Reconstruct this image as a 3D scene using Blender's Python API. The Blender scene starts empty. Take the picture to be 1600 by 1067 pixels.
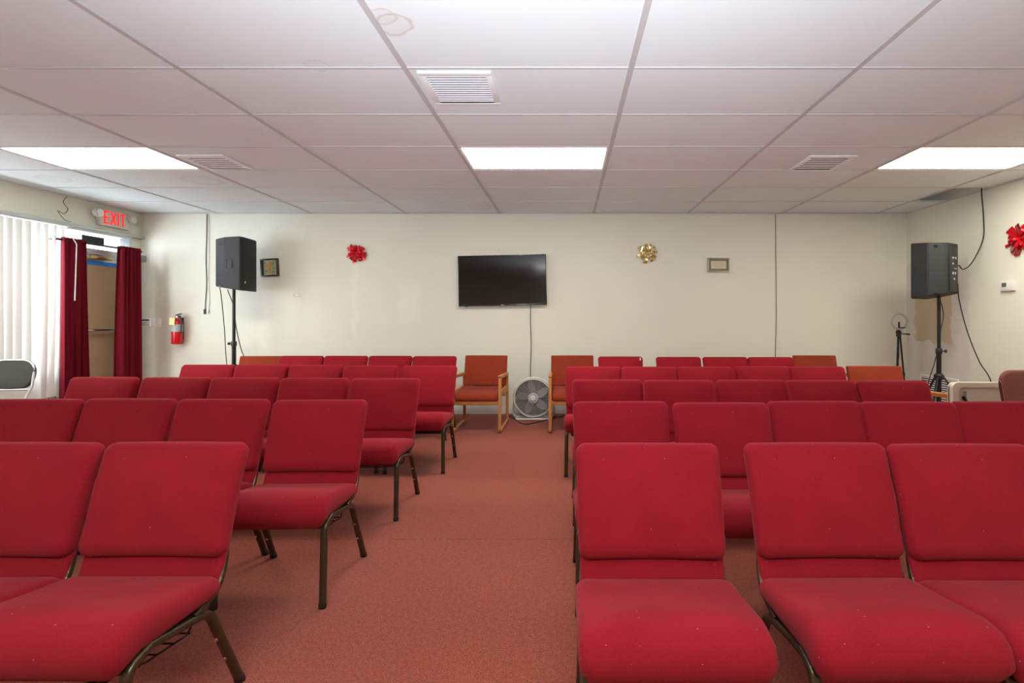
import bpy, bmesh, math, random
from mathutils import Vector, Matrix
random.seed(7)
R = math.radians
scene = bpy.context.scene
COL = scene.collection

# ---------------------------------------------------------------- camera
F, VX, VY, HC = 762.0, 886.0, 494.4, 1.27
cam_d = bpy.data.cameras.new('camera'); cam = bpy.data.objects.new('camera', cam_d); COL.objects.link(cam)
cam.location = (0, 0, HC); cam.rotation_euler = (R(90), 0, 0)
cam_d.sensor_fit = 'HORIZONTAL'; cam_d.sensor_width = 36; cam_d.lens = 36 * F / 1600
cam_d.shift_x = (800 - VX) / 1600; cam_d.shift_y = (VY - 533.5) / 1600
cam_d.clip_start = 0.02
scene.camera = cam
# ---------------------------------------------------------------- exposure, world, lights
scene.view_settings.view_transform = 'Standard'; scene.view_settings.look = 'None'
scene.view_settings.gamma = 1.0; scene.view_settings.use_curve_mapping = False
scene.view_settings.exposure = 0.31
w = bpy.data.worlds.new('world'); scene.world = w; w.use_nodes = True
w.node_tree.nodes['Background'].inputs[0].default_value = (0.80, 0.90, 1.0, 1)
w.node_tree.nodes['Background'].inputs[1].default_value = 3.0

XL, XR, YB, YF, ZC, ZD = -5.55, 4.42, 6.35, -3.6, 2.6075, 3.15
WY0, WY1, WZ0, WZ1 = 1.2, 5.30, 0.66, 2.26          # the window in the left wall
PANEL = 18                                           # ceiling panel emission

def area(name, loc, rot, sx, sy, power, col):
    d = bpy.data.lights.new(name, 'AREA'); d.shape = 'RECTANGLE'; d.size = sx; d.size_y = sy
    d.energy = power; d.color = col
    o = bpy.data.objects.new(name, d); COL.objects.link(o); o.location = loc; o.rotation_euler = rot
    return o
area('window_daylight', (XL - 0.75, (WY0 + WY1) / 2, 1.75), (0, R(-90), 0), 2.4, 4.6, 700, (0.82, 0.92, 1.0))
fl = bpy.data.lights.new('camera_flash', 'SPOT'); fl.energy = 540; fl.color = (0.86, 0.92, 1.0)
fl.spot_size = R(140); fl.spot_blend = 1.0; fl.shadow_soft_size = 0.12
flo = bpy.data.objects.new('camera_flash', fl); COL.objects.link(flo)
flo.location = (-0.1, -0.15, 1.12); flo.rotation_euler = (R(148), 0, 0)

# ---------------------------------------------------------------- materials
def nmat(name):
    m = bpy.data.materials.new(name); m.use_nodes = True
    nt = m.node_tree; return m, nt, nt.nodes['Principled BSDF']
def pset(b, **k):
    for n, v in k.items():
        n = n.replace('_', ' ')
        if n in b.inputs: b.inputs[n].default_value = v
def N(nt, t, **k):
    n = nt.nodes.new(t)
    for a, v in k.items(): setattr(n, a, v)
    return n
def mat(name, col, rough=0.5, metal=0.0, var=0.06, scale=30.0, bump=0.0, bscale=None, spec=0.5, **k):
    m, nt, b = nmat(name)
    pset(b, Roughness=rough, Metallic=metal, Specular_IOR_Level=spec, **k)
    tc = N(nt, 'ShaderNodeTexCoord'); no = N(nt, 'ShaderNodeTexNoise'); no.inputs['Scale'].default_value = scale
    no.inputs['Detail'].default_value = 4
    nt.links.new(tc.outputs['Object'], no.inputs['Vector'])
    mx = N(nt, 'ShaderNodeMix', data_type='RGBA')
    mx.inputs[6].default_value = tuple(c * (1 - var) for c in col) + (1,)
    mx.inputs[7].default_value = tuple(min(1, c * (1 + var)) for c in col) + (1,)
    nt.links.new(no.outputs[0], mx.inputs[0]); nt.links.new(mx.outputs[2], b.inputs['Base Color'])
    if bump:
        n2 = N(nt, 'ShaderNodeTexNoise'); n2.inputs['Scale'].default_value = bscale or scale * 4
        nt.links.new(tc.outputs['Object'], n2.inputs['Vector'])
        bu = N(nt, 'ShaderNodeBump'); bu.inputs['Strength'].default_value = bump; bu.inputs['Distance'].default_value = 0.004
        nt.links.new(n2.outputs[0], bu.inputs['Height']); nt.links.new(bu.outputs[0], b.inputs['Normal'])
    return m
def emat(name, col, s):
    m, nt, b = nmat(name); pset(b, Base_Color=col + (1,), Emission_Color=col + (1,), Emission_Strength=s, Roughness=0.6)
    return m
def mathn(nt, op, a, b=None, c=None, clamp=False):
    n = N(nt, 'ShaderNodeMath', operation=op); n.use_clamp = clamp
    for i, v in enumerate((a, b, c)):
        if v is None: continue
        if isinstance(v, (int, float)): n.inputs[i].default_value = v
        else: nt.links.new(v, n.inputs[i])
    return n.outputs[0]
def mixc(nt, fac, a, b):
    mx = N(nt, 'ShaderNodeMix', data_type='RGBA')
    for i, v in ((0, fac), (6, a), (7, b)):
        if isinstance(v, tuple): mx.inputs[i].default_value = v + (1,)
        elif isinstance(v, (int, float)): mx.inputs[i].default_value = v
        else: nt.links.new(v, mx.inputs[i])
    return mx.outputs[2]
def noise(nt, vec, scale, detail=4):
    n = N(nt, 'ShaderNodeTexNoise'); n.inputs['Scale'].default_value = scale; n.inputs['Detail'].default_value = detail
    nt.links.new(vec, n.inputs['Vector']); return n.outputs[0]
def ramp(nt, v, a, b):
    n = N(nt, 'ShaderNodeMapRange'); n.inputs[1].default_value = a; n.inputs[2].default_value = b
    nt.links.new(v, n.inputs[0]); return n.outputs[0]
def bumpn(nt, b, h, s, d=0.003):
    bu = N(nt, 'ShaderNodeBump'); bu.inputs['Strength'].default_value = s; bu.inputs['Distance'].default_value = d
    nt.links.new(h, bu.inputs['Height']); nt.links.new(bu.outputs[0], b.inputs['Normal'])
def pos(nt):
    g = N(nt, 'ShaderNodeNewGeometry'); s = N(nt, 'ShaderNodeSeparateXYZ'); nt.links.new(g.outputs['Position'], s.inputs[0])
    return g.outputs['Position'], s.outputs[0], s.outputs[1], s.outputs[2]
def boxmask(nt, u, v, u0, u1, v0, v1, soft=0.02):
    a = mathn(nt, 'SUBTRACT', (u1 - u0) / 2, mathn(nt, 'ABSOLUTE', mathn(nt, 'SUBTRACT', u, (u0 + u1) / 2)))
    c = mathn(nt, 'SUBTRACT', (v1 - v0) / 2, mathn(nt, 'ABSOLUTE', mathn(nt, 'SUBTRACT', v, (v0 + v1) / 2)))
    return ramp(nt, mathn(nt, 'MINIMUM', a, c), -soft, soft)

def fabric(name, col, lint=True, sheen=0.10, weave=420.0):
    m, nt, b = nmat(name); pset(b, Roughness=0.92, Specular_IOR_Level=0.12, Sheen_Weight=sheen, Sheen_Roughness=0.5, Sheen_Tint=(1, .55, .55, 1))
    tc = N(nt, 'ShaderNodeTexCoord'); v = tc.outputs['Object']
    big = noise(nt, v, 7, 3); fine = noise(nt, v, 260, 2)
    c = mixc(nt, ramp(nt, big, .3, .7), tuple(x * .90 for x in col), tuple(min(1, x * 1.08) for x in col))
    c = mixc(nt, ramp(nt, fine, .3, .7), c, mixc(nt, .25, c, tuple(min(1, x * 1.6 + .01) for x in col)))
    if lint:
        vo = N(nt, 'ShaderNodeTexVoronoi'); vo.inputs['Scale'].default_value = 34; nt.links.new(v, vo.inputs['Vector'])
        d = mathn(nt, 'LESS_THAN', vo.outputs['Distance'], 0.045)
        s = N(nt, 'ShaderNodeSeparateColor'); nt.links.new(vo.outputs['Color'], s.inputs[0])
        k = mathn(nt, 'MULTIPLY', d, mathn(nt, 'GREATER_THAN', s.outputs[0], 0.72))
        c = mixc(nt, mathn(nt, 'MULTIPLY', k, .45), c, (.75, .6, .55))
    nt.links.new(c, b.inputs['Base Color'])
    wv = noise(nt, v, weave, 1); bumpn(nt, b, wv, 0.6, 0.0015)
    return m
M_FAB = fabric('burgundy_fabric', (0.255, 0.0078, 0.0165))
M_OAKFAB = fabric('rust_upholstery', (0.25, 0.036, 0.014), lint=False, sheen=0.1)
M_BRONZE = mat('bronze_hammered_paint', (0.078, 0.060, 0.032), rough=0.28, metal=0.6, var=.5, scale=160, bump=.25, bscale=120)
M_BLACK = mat('black_plastic', (0.012, 0.012, 0.013), rough=0.42, scale=60)
M_BLACKP = mat('black_paint_steel', (0.012, 0.013, 0.014), rough=0.35, metal=.3)
M_SPK = mat('speaker_black_textured', (0.013, 0.0145, 0.014), rough=0.5, bump=.3, bscale=300)
M_GRILLE = mat('speaker_grille_steel', (0.008, 0.008, 0.008), rough=0.6, bump=.5, bscale=400)
M_CHROME = mat('chrome', (0.7, 0.7, 0.7), rough=0.18, metal=1.0)
M_ALU = mat('brushed_aluminium', (0.55, 0.56, 0.56), rough=0.38, metal=.7)
M_OAK = mat('oak_wood', (0.50, 0.215, 0.06), rough=0.4, var=.22, scale=24)
M_WHITEP = mat('white_plastic', (0.78, 0.76, 0.72), rough=0.4)
M_WHITEM = mat('white_painted_metal', (0.80, 0.81, 0.80), rough=0.35)
M_VENT = mat('white_vent_metal', (0.82, 0.86, 0.86), rough=0.3)
M_DARK = mat('dark_cavity', (0.03, 0.03, 0.032), rough=0.9)  # near-black; stands in for shade inside cavities, also colours the sticker
M_CURT = mat('burgundy_curtain', (0.13, 0.003, 0.010), rough=0.75, var=.12, scale=12, bump=.1, spec=.12)
M_BOARD = mat('brown_paperboard', (0.42, 0.28, 0.16), rough=0.8, var=.15, scale=5)
M_TAPE = mat('blue_masking_tape', (0.02, 0.22, 0.62), rough=0.7)
M_GLASS, _nt, _b = nmat('window_glass')
_tr = N(_nt, 'ShaderNodeBsdfTransparent'); _gl = N(_nt, 'ShaderNodeBsdfGlossy'); _gl.inputs['Roughness'].default_value = .02
_mx = N(_nt, 'ShaderNodeMixShader'); _mx.inputs[0].default_value = .06
_nt.links.new(_tr.outputs[0], _mx.inputs[1]); _nt.links.new(_gl.outputs[0], _mx.inputs[2])
_nt.links.new(_mx.outputs[0], _nt.nodes['Material Output'].inputs[0])
M_VANE, _nt, _b = nmat('translucent_vinyl_vane')
pset(_b, Base_Color=(.66, .655, .62, 1), Roughness=.5)
_t = N(_nt, 'ShaderNodeBsdfTranslucent'); _t.inputs[0].default_value = (.85, .86, .84, 1)
_mx = N(_nt, 'ShaderNodeMixShader'); _mx.inputs[0].default_value = .012
_nt.links.new(_b.outputs[0], _mx.inputs[1]); _nt.links.new(_t.outputs[0], _mx.inputs[2])
_nt.links.new(_mx.outputs[0], _nt.nodes['Material Output'].inputs[0])
M_PANEL = emat('light_diffuser', (1.0, 0.96, 0.87), PANEL)
M_CORD = mat('black_rubber_cord', (0.02, 0.02, 0.02), rough=0.5)
M_CORDB = mat('brown_grey_cord', (0.16, 0.13, 0.10), rough=0.6)
M_CORDW = mat('white_cord', (0.7, 0.68, 0.62), rough=0.5)
M_SCREEN = mat('tv_screen_glass', (0.006, 0.006, 0.005), rough=0.10, spec=0.6)
M_REDP = mat('red_extinguisher_paint', (0.55, 0.008, 0.01), rough=0.2)
M_REDF = mat('red_foil', (0.62, 0.006, 0.015), rough=0.25, metal=.35)
M_GOLDF = mat('gold_foil', (0.72, 0.57, 0.27), rough=0.25, metal=.6)

def wall_mat(name, side):
    m, nt, b = nmat(name); pset(b, Roughness=0.7, Specular_IOR_Level=.3)
    P, x, y, z = pos(nt)
    base = (0.765, 0.76, 0.645)
    c = mixc(nt, ramp(nt, noise(nt, P, 1.3, 5), .3, .7), tuple(k * .975 for k in base), tuple(k * 1.02 for k in base))
    u = x if side == 'back' else y
    wob = mathn(nt, 'MULTIPLY', mathn(nt, 'SUBTRACT', noise(nt, P, 9, 5), .5), .16)
    uw = mathn(nt, 'ADD', u, wob); zw = mathn(nt, 'ADD', z, wob)
    if side == 'right':
        pl = mixc(nt, ramp(nt, noise(nt, P, 3.5, 5), .35, .65), (0.66, 0.61, 0.55), (0.72, 0.68, 0.63))
        c = mixc(nt, boxmask(nt, uw, zw, 5.36, 6.6, -.3, 1.93, .025), c, pl)
        c = mixc(nt, boxmask(nt, uw, zw, 5.60, 6.19, .97, 1.55, .008), c, (0.57, 0.46, 0.32))
        c = mixc(nt, boxmask(nt, uw, zw, 5.5, 5.9, 2.0, 2.2, .05), c, tuple(k * 1.0 for k in base))
    if side == 'back':
        lt = tuple(min(1, k * 1.045) for k in base)
        c = mixc(nt, boxmask(nt, uw, zw, -3.75, -3.42, 2.25, 2.45, .02), c, lt)
        c = mixc(nt, boxmask(nt, uw, zw, -2.80, -2.72, 1.0, 1.95, .02), c, lt)
        c = mixc(nt, boxmask(nt, uw, zw, -2.20, -1.92, 1.2, 1.7, .04), c, lt)
        c = mixc(nt, boxmask(nt, uw, zw, -4.2, -3.9, .9, 1.5, .05), c, lt)
        c = mixc(nt, boxmask(nt, uw, zw, -5.4, -4.9, .7, 1.5, .15), c, (0.66, 0.60, 0.50))  # brownish shading near the left corner, painted into the wall colour
    nt.links.new(c, b.inputs['Base Color'])
    bumpn(nt, b, noise(nt, P, 90, 3), 0.12, 0.003)
    return m
M_WALLB = wall_mat('cream_wall_paint_back', 'back'); M_WALLR = wall_mat('cream_wall_paint_right', 'right')
M_WALL = wall_mat('cream_wall_paint', 'plain')

M_FLOOR, nt, b = nmat('red_brown_carpet'); pset(b, Roughness=1.0, Specular_IOR_Level=.1, Sheen_Weight=.15)
P, x, y, z = pos(nt)
c = mixc(nt, ramp(nt, noise(nt, P, 190, 4), .34, .66), (0.14, 0.022, 0.012), (0.44, 0.098, 0.054))
c = mixc(nt, ramp(nt, noise(nt, P, 55, 5), .38, .62), mixc(nt, .16, c, (0.08, 0.015, 0.008)), mixc(nt, .10, c, (0.60, 0.17, 0.10)))
c = mixc(nt, ramp(nt, noise(nt, P, 1.6, 4), .35, .7), c, mixc(nt, .22, c, (0.30, 0.07, 0.05)))
seam = mathn(nt, 'LESS_THAN', mathn(nt, 'ABSOLUTE', mathn(nt, 'SUBTRACT', mathn(nt, 'ADD', y, mathn(nt, 'MULTIPLY', noise(nt, P, 14, 4), .02)), 2.79)), .0035)
seam = mathn(nt, 'MULTIPLY', seam, ramp(nt, noise(nt, P, 22, 2), .46, .54))
c = mixc(nt, mathn(nt, 'MULTIPLY', seam, .85), c, (0.10, 0.025, 0.02))
nt.links.new(c, b.inputs['Base Color']); bumpn(nt, b, noise(nt, P, 320, 2), 0.8, 0.004)

M_CEIL, nt, b = nmat('vinyl_ceiling_tile'); pset(b, Roughness=0.65, Specular_IOR_Level=.3)
P, x, y, z = pos(nt)
c = mixc(nt, ramp(nt, noise(nt, P, 0.9, 3), .3, .7), (0.735, 0.81, 0.815), (0.765, 0.845, 0.85))
wob = mathn(nt, 'MULTIPLY', mathn(nt, 'SUBTRACT', noise(nt, P, 6, 4), .5), .12)
for sx, sy, sr, amt in ((-.79, 2.25, .075, .6), (-.83, 2.18, .05, .5), (-1.34, 2.60, .05, .35), (-1.06, 5.95, .13, .35), (-5.0, 4.75, .12, .4), (-3.6, 4.8, .16, .3)):
    dx = mathn(nt, 'SUBTRACT', x, sx); dy = mathn(nt, 'SUBTRACT', y, sy)
    d = mathn(nt, 'ADD', mathn(nt, 'SQRT', mathn(nt, 'ADD', mathn(nt, 'MULTIPLY', dx, dx), mathn(nt, 'MULTIPLY', dy, dy))), wob)
    ring = mathn(nt, 'SUBTRACT', 1.0, mathn(nt, 'DIVIDE', mathn(nt, 'ABSOLUTE', mathn(nt, 'SUBTRACT', d, sr)), sr * .16), clamp=True)
    fill = mathn(nt, 'MULTIPLY', mathn(nt, 'LESS_THAN', d, sr), .22)
    c = mixc(nt, mathn(nt, 'MULTIPLY', mathn(nt, 'ADD', ring, fill, clamp=True), amt), c, (0.55, 0.47, 0.36))
nt.links.new(c, b.inputs['Base Color']); bumpn(nt, b, noise(nt, P, 130, 3), 0.08, 0.002)
M_TEE = mat('white_grid_steel', (0.60, 0.60, 0.60), rough=.4)
M_MAIN = mat('grey_main_tee', (0.52, 0.515, 0.51), rough=.5)

# ---------------------------------------------------------------- mesh helpers
def finish(bm, ang=38):
    bmesh.ops.remove_doubles(bm, verts=bm.verts, dist=1e-6)
    bmesh.ops.recalc_face_normals(bm, faces=bm.faces)
    for f in bm.faces: f.smooth = True
    for e in bm.edges:
        if len(e.link_faces) == 2 and e.calc_face_angle(0) > R(ang): e.smooth = False
def obj(name, bm, m, parent=None, loc=None, rot=None, ang=38):
    finish(bm, ang); me = bpy.data.meshes.new(name); bm.to_mesh(me); bm.free()
    for mm in (m if isinstance(m, (list, tuple)) else [m]): me.materials.append(mm)
    o = bpy.data.objects.new(name, me); COL.objects.link(o)
    if parent: o.parent = parent
    if loc is not None: o.location = loc
    if rot is not None: o.rotation_euler = rot
    return o
def BM(): return bmesh.new()
def tag(o, label=None, cat=None, group=None, kind=None):
    if label: o['label'] = label
    if cat: o['category'] = cat
    if group: o['group'] = group
    if kind: o['kind'] = kind
    return o
def thing(name, label, cat, loc=(0, 0, 0), rz=0, group=None):
    o = bpy.data.objects.new(name, None); COL.objects.link(o); o.location = loc; o.rotation_euler = (0, 0, rz)
    o.empty_display_size = .05
    return tag(o, label, cat, group)
def struct(name, bm, m, parent=None, **k):
    o = obj(name, bm, m, parent, **k)
    if parent is None: o['kind'] = 'structure'
    return o
def dup(root, loc, rz=0, label=None, group=None):
    def cp(o, par):
        c = o.copy(); COL.objects.link(c); c.parent = par
        for ch in list(o.children): cp(ch, c)
        return c
    r = cp(root, None); r.location = loc; r.rotation_euler = (0, 0, rz)
    if label: r['label'] = label
    if group: r['group'] = group
    return r
def box(bm, x0, x1, y0, y1, z0, z1, bev=0.0, seg=2):
    vs = [bm.verts.new((x, y, z)) for x in (x0, x1) for y in (y0, y1) for z in (z0, z1)]
    fs = [bm.faces.new([vs[i] for i in q]) for q in ((0, 1, 3, 2), (4, 6, 7, 5), (0, 4, 5, 1), (2, 3, 7, 6), (0, 2, 6, 4), (1, 5, 7, 3))]
    if bev > 0:
        es = list({e for f in fs for e in f.edges})
        bmesh.ops.bevel(bm, geom=es, offset=bev, segments=seg, profile=.5, affect='EDGES')
    return bm
def bx(*a, **k): return box(BM(), *a, **k)
def frames(path, up=None):
    P = [Vector(p) for p in path]; n = len(P); T = []
    for i in range(n):
        a = P[max(i - 1, 0)]; c = P[min(i + 1, n - 1)]; T.append((c - a).normalized())
    u = Vector(up) if up else (Vector((0, 0, 1)) if abs(T[0].z) < .9 else Vector((1, 0, 0)))
    out = []
    for i in range(n):
        if up: a = (Vector(up) - T[i] * T[i].dot(Vector(up))).normalized()
        else:
            a = (u - T[i] * u.dot(T[i])).normalized(); u = a
        out.append((P[i], a, T[i].cross(a).normalized()))
    return out
def tube(bm, path, r, r2=None, seg=10, up=None, power=2.0, cap=True, closed=False):
    """sweep a superellipse (r along up, r2 across) along the path; r may be a list"""
    n = len(path); rs = r if isinstance(r, (list, tuple)) else [r] * n
    r2s = r2 if isinstance(r2, (list, tuple)) else ([r2] * n if r2 else rs)
    rings = []
    fr = frames(path, up)
    for i, (p, a, b2) in enumerate(fr):
        ring = []
        for k in range(seg):
            t = 2 * math.pi * k / seg; c, s = math.cos(t), math.sin(t)
            c = math.copysign(abs(c) ** (2 / power), c); s = math.copysign(abs(s) ** (2 / power), s)
            ring.append(bm.verts.new(p + a * (c * rs[i]) + b2 * (s * r2s[i])))
        rings.append(ring)
    m = len(rings)
    for i in range(m if closed else m - 1):
        A, B = rings[i], rings[(i + 1) % m]
        for k in range(seg): bm.faces.new((A[k], A[(k + 1) % seg], B[(k + 1) % seg], B[k]))
    if cap and not closed:
        bm.faces.new(rings[0][::-1]); bm.faces.new(rings[-1])
    return bm
def fillet(pts, rad, n=6):
    P = [Vector(p) for p in pts]; out = [P[0]]
    for i in range(1, len(P) - 1):
        r = rad[i] if isinstance(rad, dict) and i in rad else (rad if not isinstance(rad, dict) else .02)
        a = (P[i - 1] - P[i]); c = (P[i + 1] - P[i]); d = min(r, a.length * .48, c.length * .48)
        s, e = P[i] + a.normalized() * d, P[i] + c.normalized() * d
        for k in range(n + 1):
            t = k / n; out.append(s * (1 - t) ** 2 + P[i] * (2 * t * (1 - t)) + e * t ** 2)
    out.append(P[-1]); return out
def spline(pts, n=8):
    P = [Vector(p) for p in pts]; P = [P[0] * 2 - P[1]] + P + [P[-1] * 2 - P[-2]]; out = []
    for i in range(1, len(P) - 2):
        for k in range(n):
            t = k / n; a, b, c, d = P[i - 1:i + 3]
            out.append(.5 * ((2 * b) + (c - a) * t + (2 * a - 5 * b + 4 * c - d) * t * t + (3 * b - a - 3 * c + d) * t ** 3))
    out.append(P[-2]); return out
def lathe(bm, prof, seg=24, axis='z', c=(0, 0, 0)):
    rings = []
    for (r, h) in prof:
        ring = []
        for k in range(seg):
            t = 2 * math.pi * k / seg; a, b = r * math.cos(t), r * math.sin(t)
            v = {'z': (a, b, h), 'y': (a, h, b), 'x': (h, a, b)}[axis]
            ring.append(bm.verts.new(Vector(v) + Vector(c)))
        rings.append(ring)
    for A, B in zip(rings, rings[1:]):
        for k in range(seg): bm.faces.new((A[k], A[(k + 1) % seg], B[(k + 1) % seg], B[k]))
    bm.faces.new(rings[0][::-1]); bm.faces.new(rings[-1]); return bm
def rrect(w, h, r, n=7, sub=6):
    """rounded rectangle outline as a list of (x, y)"""
    out = []
    cs = [(w / 2 - r, h / 2 - r, 0), (-w / 2 + r, h / 2 - r, 90), (-w / 2 + r, -h / 2 + r, 180), (w / 2 - r, -h / 2 + r, 270)]
    for i, (cx, cy, a0) in enumerate(cs):
        for k in range(n + 1):
            a = R(a0 + 90 * k / n); out.append((cx + r * math.cos(a), cy + r * math.sin(a)))
        nx, ny, na = cs[(i + 1) % 4]; s = out[-1]; e = (nx + r * math.cos(R(na)), ny + r * math.sin(R(na)))
        for k in range(1, sub): t = k / sub; out.append((s[0] * (1 - t) + e[0] * t, s[1] * (1 - t) + e[1] * t))
    return out
def cushion(w, h, t, r, edge, crown_f, crown_b, warp, bm=None):
    """pillow: outline w x h (corner r), thickness t, edge rounding, crowned faces; warp(x, v, c) -> point"""
    bm = bm or BM(); O = rrect(w, h, r); n = len(O)
    def inset(d):
        sx, sy = (w / 2 - d) / (w / 2), (h / 2 - d) / (h / 2); return [(x * sx, y * sy) for x, y in O]
    loops = []
    K = 6
    S = [0.25, .5, .7, .85, .95]
    for s in S:
        cr = crown_f * (1 - s ** 3); loops.append([(x * s, y * s, t / 2 + cr) for x, y in inset(edge)])
    for k in range(K + 1):
        a = math.pi * k / K; d = edge * (1 - math.sin(a)); loops.append([(x, y, t / 2 * math.cos(a)) for x, y in inset(d)])
    for s in reversed(S):
        cr = crown_b * (1 - s ** 3); loops.append([(x * s, y * s, -t / 2 - cr) for x, y in inset(edge)])
    V = [[bm.verts.new(warp(*p)) for p in L] for L in loops]
    for A, B in zip(V, V[1:]):
        for k in range(n): bm.faces.new((A[k], A[(k + 1) % n], B[(k + 1) % n], B[k]))
    for L, c in ((V[0], t / 2 + crown_f), (V[-1], -t / 2 - crown_b)):
        cv = bm.verts.new(warp(0, 0, c))
        for k in range(n): bm.faces.new((L[k], L[(k + 1) % n], cv))
    return bm
def prism(bm, pts, z0, z1, f=None):
    """extrude a plan polygon; f(x, y, z) -> point"""
    f = f or (lambda x, y, z: (x, y, z))
    A = [bm.verts.new(f(x, y, z0)) for x, y in pts]; B = [bm.verts.new(f(x, y, z1)) for x, y in pts]; n = len(pts)
    for k in range(n): bm.faces.new((A[k], A[(k + 1) % n], B[(k + 1) % n], B[k]))
    bm.faces.new(A[::-1]); bm.faces.new(B); return bm
def wire(name, pts, r, m, label, parent=None, cat='cord', group=None, smooth=True):
    o = obj(name, tube(BM(), spline(pts) if smooth else pts, r, seg=8), m, parent)
    if parent is None: tag(o, label, cat, group)
    return o
def px(x, Y): return (x - VX) / F * Y            # picture column -> X at depth Y (used once, to lay out the plan)
def pz(y, Y): return HC - (y - VY) / F * Y

# ---------------------------------------------------------------- room shell
struct('floor', bx(XL - .1, XR + .1, YF - .1, YB + .1, -.1, 0), M_FLOOR)
struct('wall_back', bx(XL - .12, XR + .12, YB, YB + .12, 0, ZD), M_WALLB)
struct('wall_right', bx(XR, XR + .12, YF, YB, 0, ZD), M_WALLR)
struct('wall_front', bx(XL - .12, XR + .12, YF - .12, YF, 0, ZD), M_WALL)
DY0, DY1 = 5.36, 6.16
bm = BM()
box(bm, XL - .14, XL, YF, WY0, 0, ZD)
box(bm, XL - .14, XL, WY0, DY0 - .06, 0, WZ0)
box(bm, XL - .14, XL, WY0, YB, 2.28, ZD)
box(bm, XL - .14, XL, DY1 + .04, YB, 0, 2.28)
struct('wall_left', bm, M_WALL)
TX = [-0.8744 + 1.22 * c for c in range(-3, 5)]; TXA = [XL] + TX + [XR]
TY = [2.6304 + .61 * r for r in range(-10, 7)]; TYA = [YF] + TY + [YB]
lights = {}
bm = BM(); vents = []
for i in range(len(TXA) - 1):
    for j in range(len(TYA) - 1):
        x0, x1, y0, y1 = TXA[i], TXA[i + 1], TYA[j], TYA[j + 1]
        if y1 - y0 < .02: continue
        ci, rj = i - 4, j - 11                       # column / row number, 0,0 starts at (-.87, 2.63)
        if ci in (-3, 0, 3) and rj in (2, -6): lights[(ci, rj)] = (x0, x1, y0, y1); continue
        if ci == 4 and rj == 4: continue             # the missing tile
        box(bm, x0 + .004, x1 - .004, y0 + .004, y1 - .004, ZC + .004, ZC + .018)
struct('ceiling', bm, M_CEIL)
bm = BM()
for x in TX: box(bm, x - .015, x + .015, YF, YB, ZC - .002, ZC + .0035); box(bm, x - .001, x + .001, YF, YB, ZC + .0035, ZC + .03)
struct('trim_1', bm, M_MAIN)
bm = BM()
for y in TY:
    for x0, x1 in zip(TXA, TXA[1:]):
        box(bm, x0 + .015, x1 - .015, y - .010, y + .010, ZC - .0012, ZC + .0033)
for x0, x1, y0, y1 in ((XL, XR, YB - .018, YB), (XL, XL + .018, YF, YB), (XR - .018, XR, YF, YB)):
    box(bm, x0, x1, y0, y1, ZC - .002, ZC + .003)
struct('trim_3', bm, M_TEE)
struct('ceiling_deck', bx(XL, XR, YF, YB, ZD, ZD + .05), M_DARK)
bm = BM(); box(bm, XL + .001, XR, YB - .012, YB, 0, .10, bev=.003); struct('baseboard_back', bm, M_WHITEM)
struct('baseboard_right', bx(XR - .012, XR, YF, YB - .014, 0, .10, bev=.003), M_WHITEM)
# header ledge above window and door
struct('trim_2', bx(XL, XL + .05, WY0 - .2, YB, 2.275, 2.305, bev=.004), M_ALU)

# ceiling lights
for n, ((ci, rj), (x0, x1, y0, y1)) in enumerate(sorted(lights.items(), key=lambda k: (-k[0][1], k[0][0]))):
    cx, cy = (x0 + x1) / 2, (y0 + y1) / 2; hx, hy = (x1 - x0) / 2 - .013, (y1 - y0) / 2 - .011
    lab = {(-3, 2): 'glowing rectangular ceiling light panel on the left, towards the window wall', (0, 2): 'glowing rectangular ceiling light panel in the middle, above the aisle',
           (3, 2): 'glowing rectangular ceiling light panel on the right, near the missing tile'}.get((ci, rj), 'rectangular ceiling light panel behind the viewpoint')
    t = thing('ceiling_light', lab, 'ceiling light', (cx, cy, ZC), group='rectangular ceiling light panels')
    bm = BM()
    for a in ((-hx, hx, -hy, -hy + .018), (-hx, hx, hy - .018, hy), (-hx, -hx + .018, -hy + .018, hy - .018), (hx - .018, hx, -hy + .018, hy - .018)):
        box(bm, *a, .002, .05)
    obj('light_frame', bm, M_WHITEM, t)
    obj('diffuser', bx(-hx + .018, hx - .018, -hy + .018, hy - .018, .006, .012), M_PANEL, t)

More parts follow.
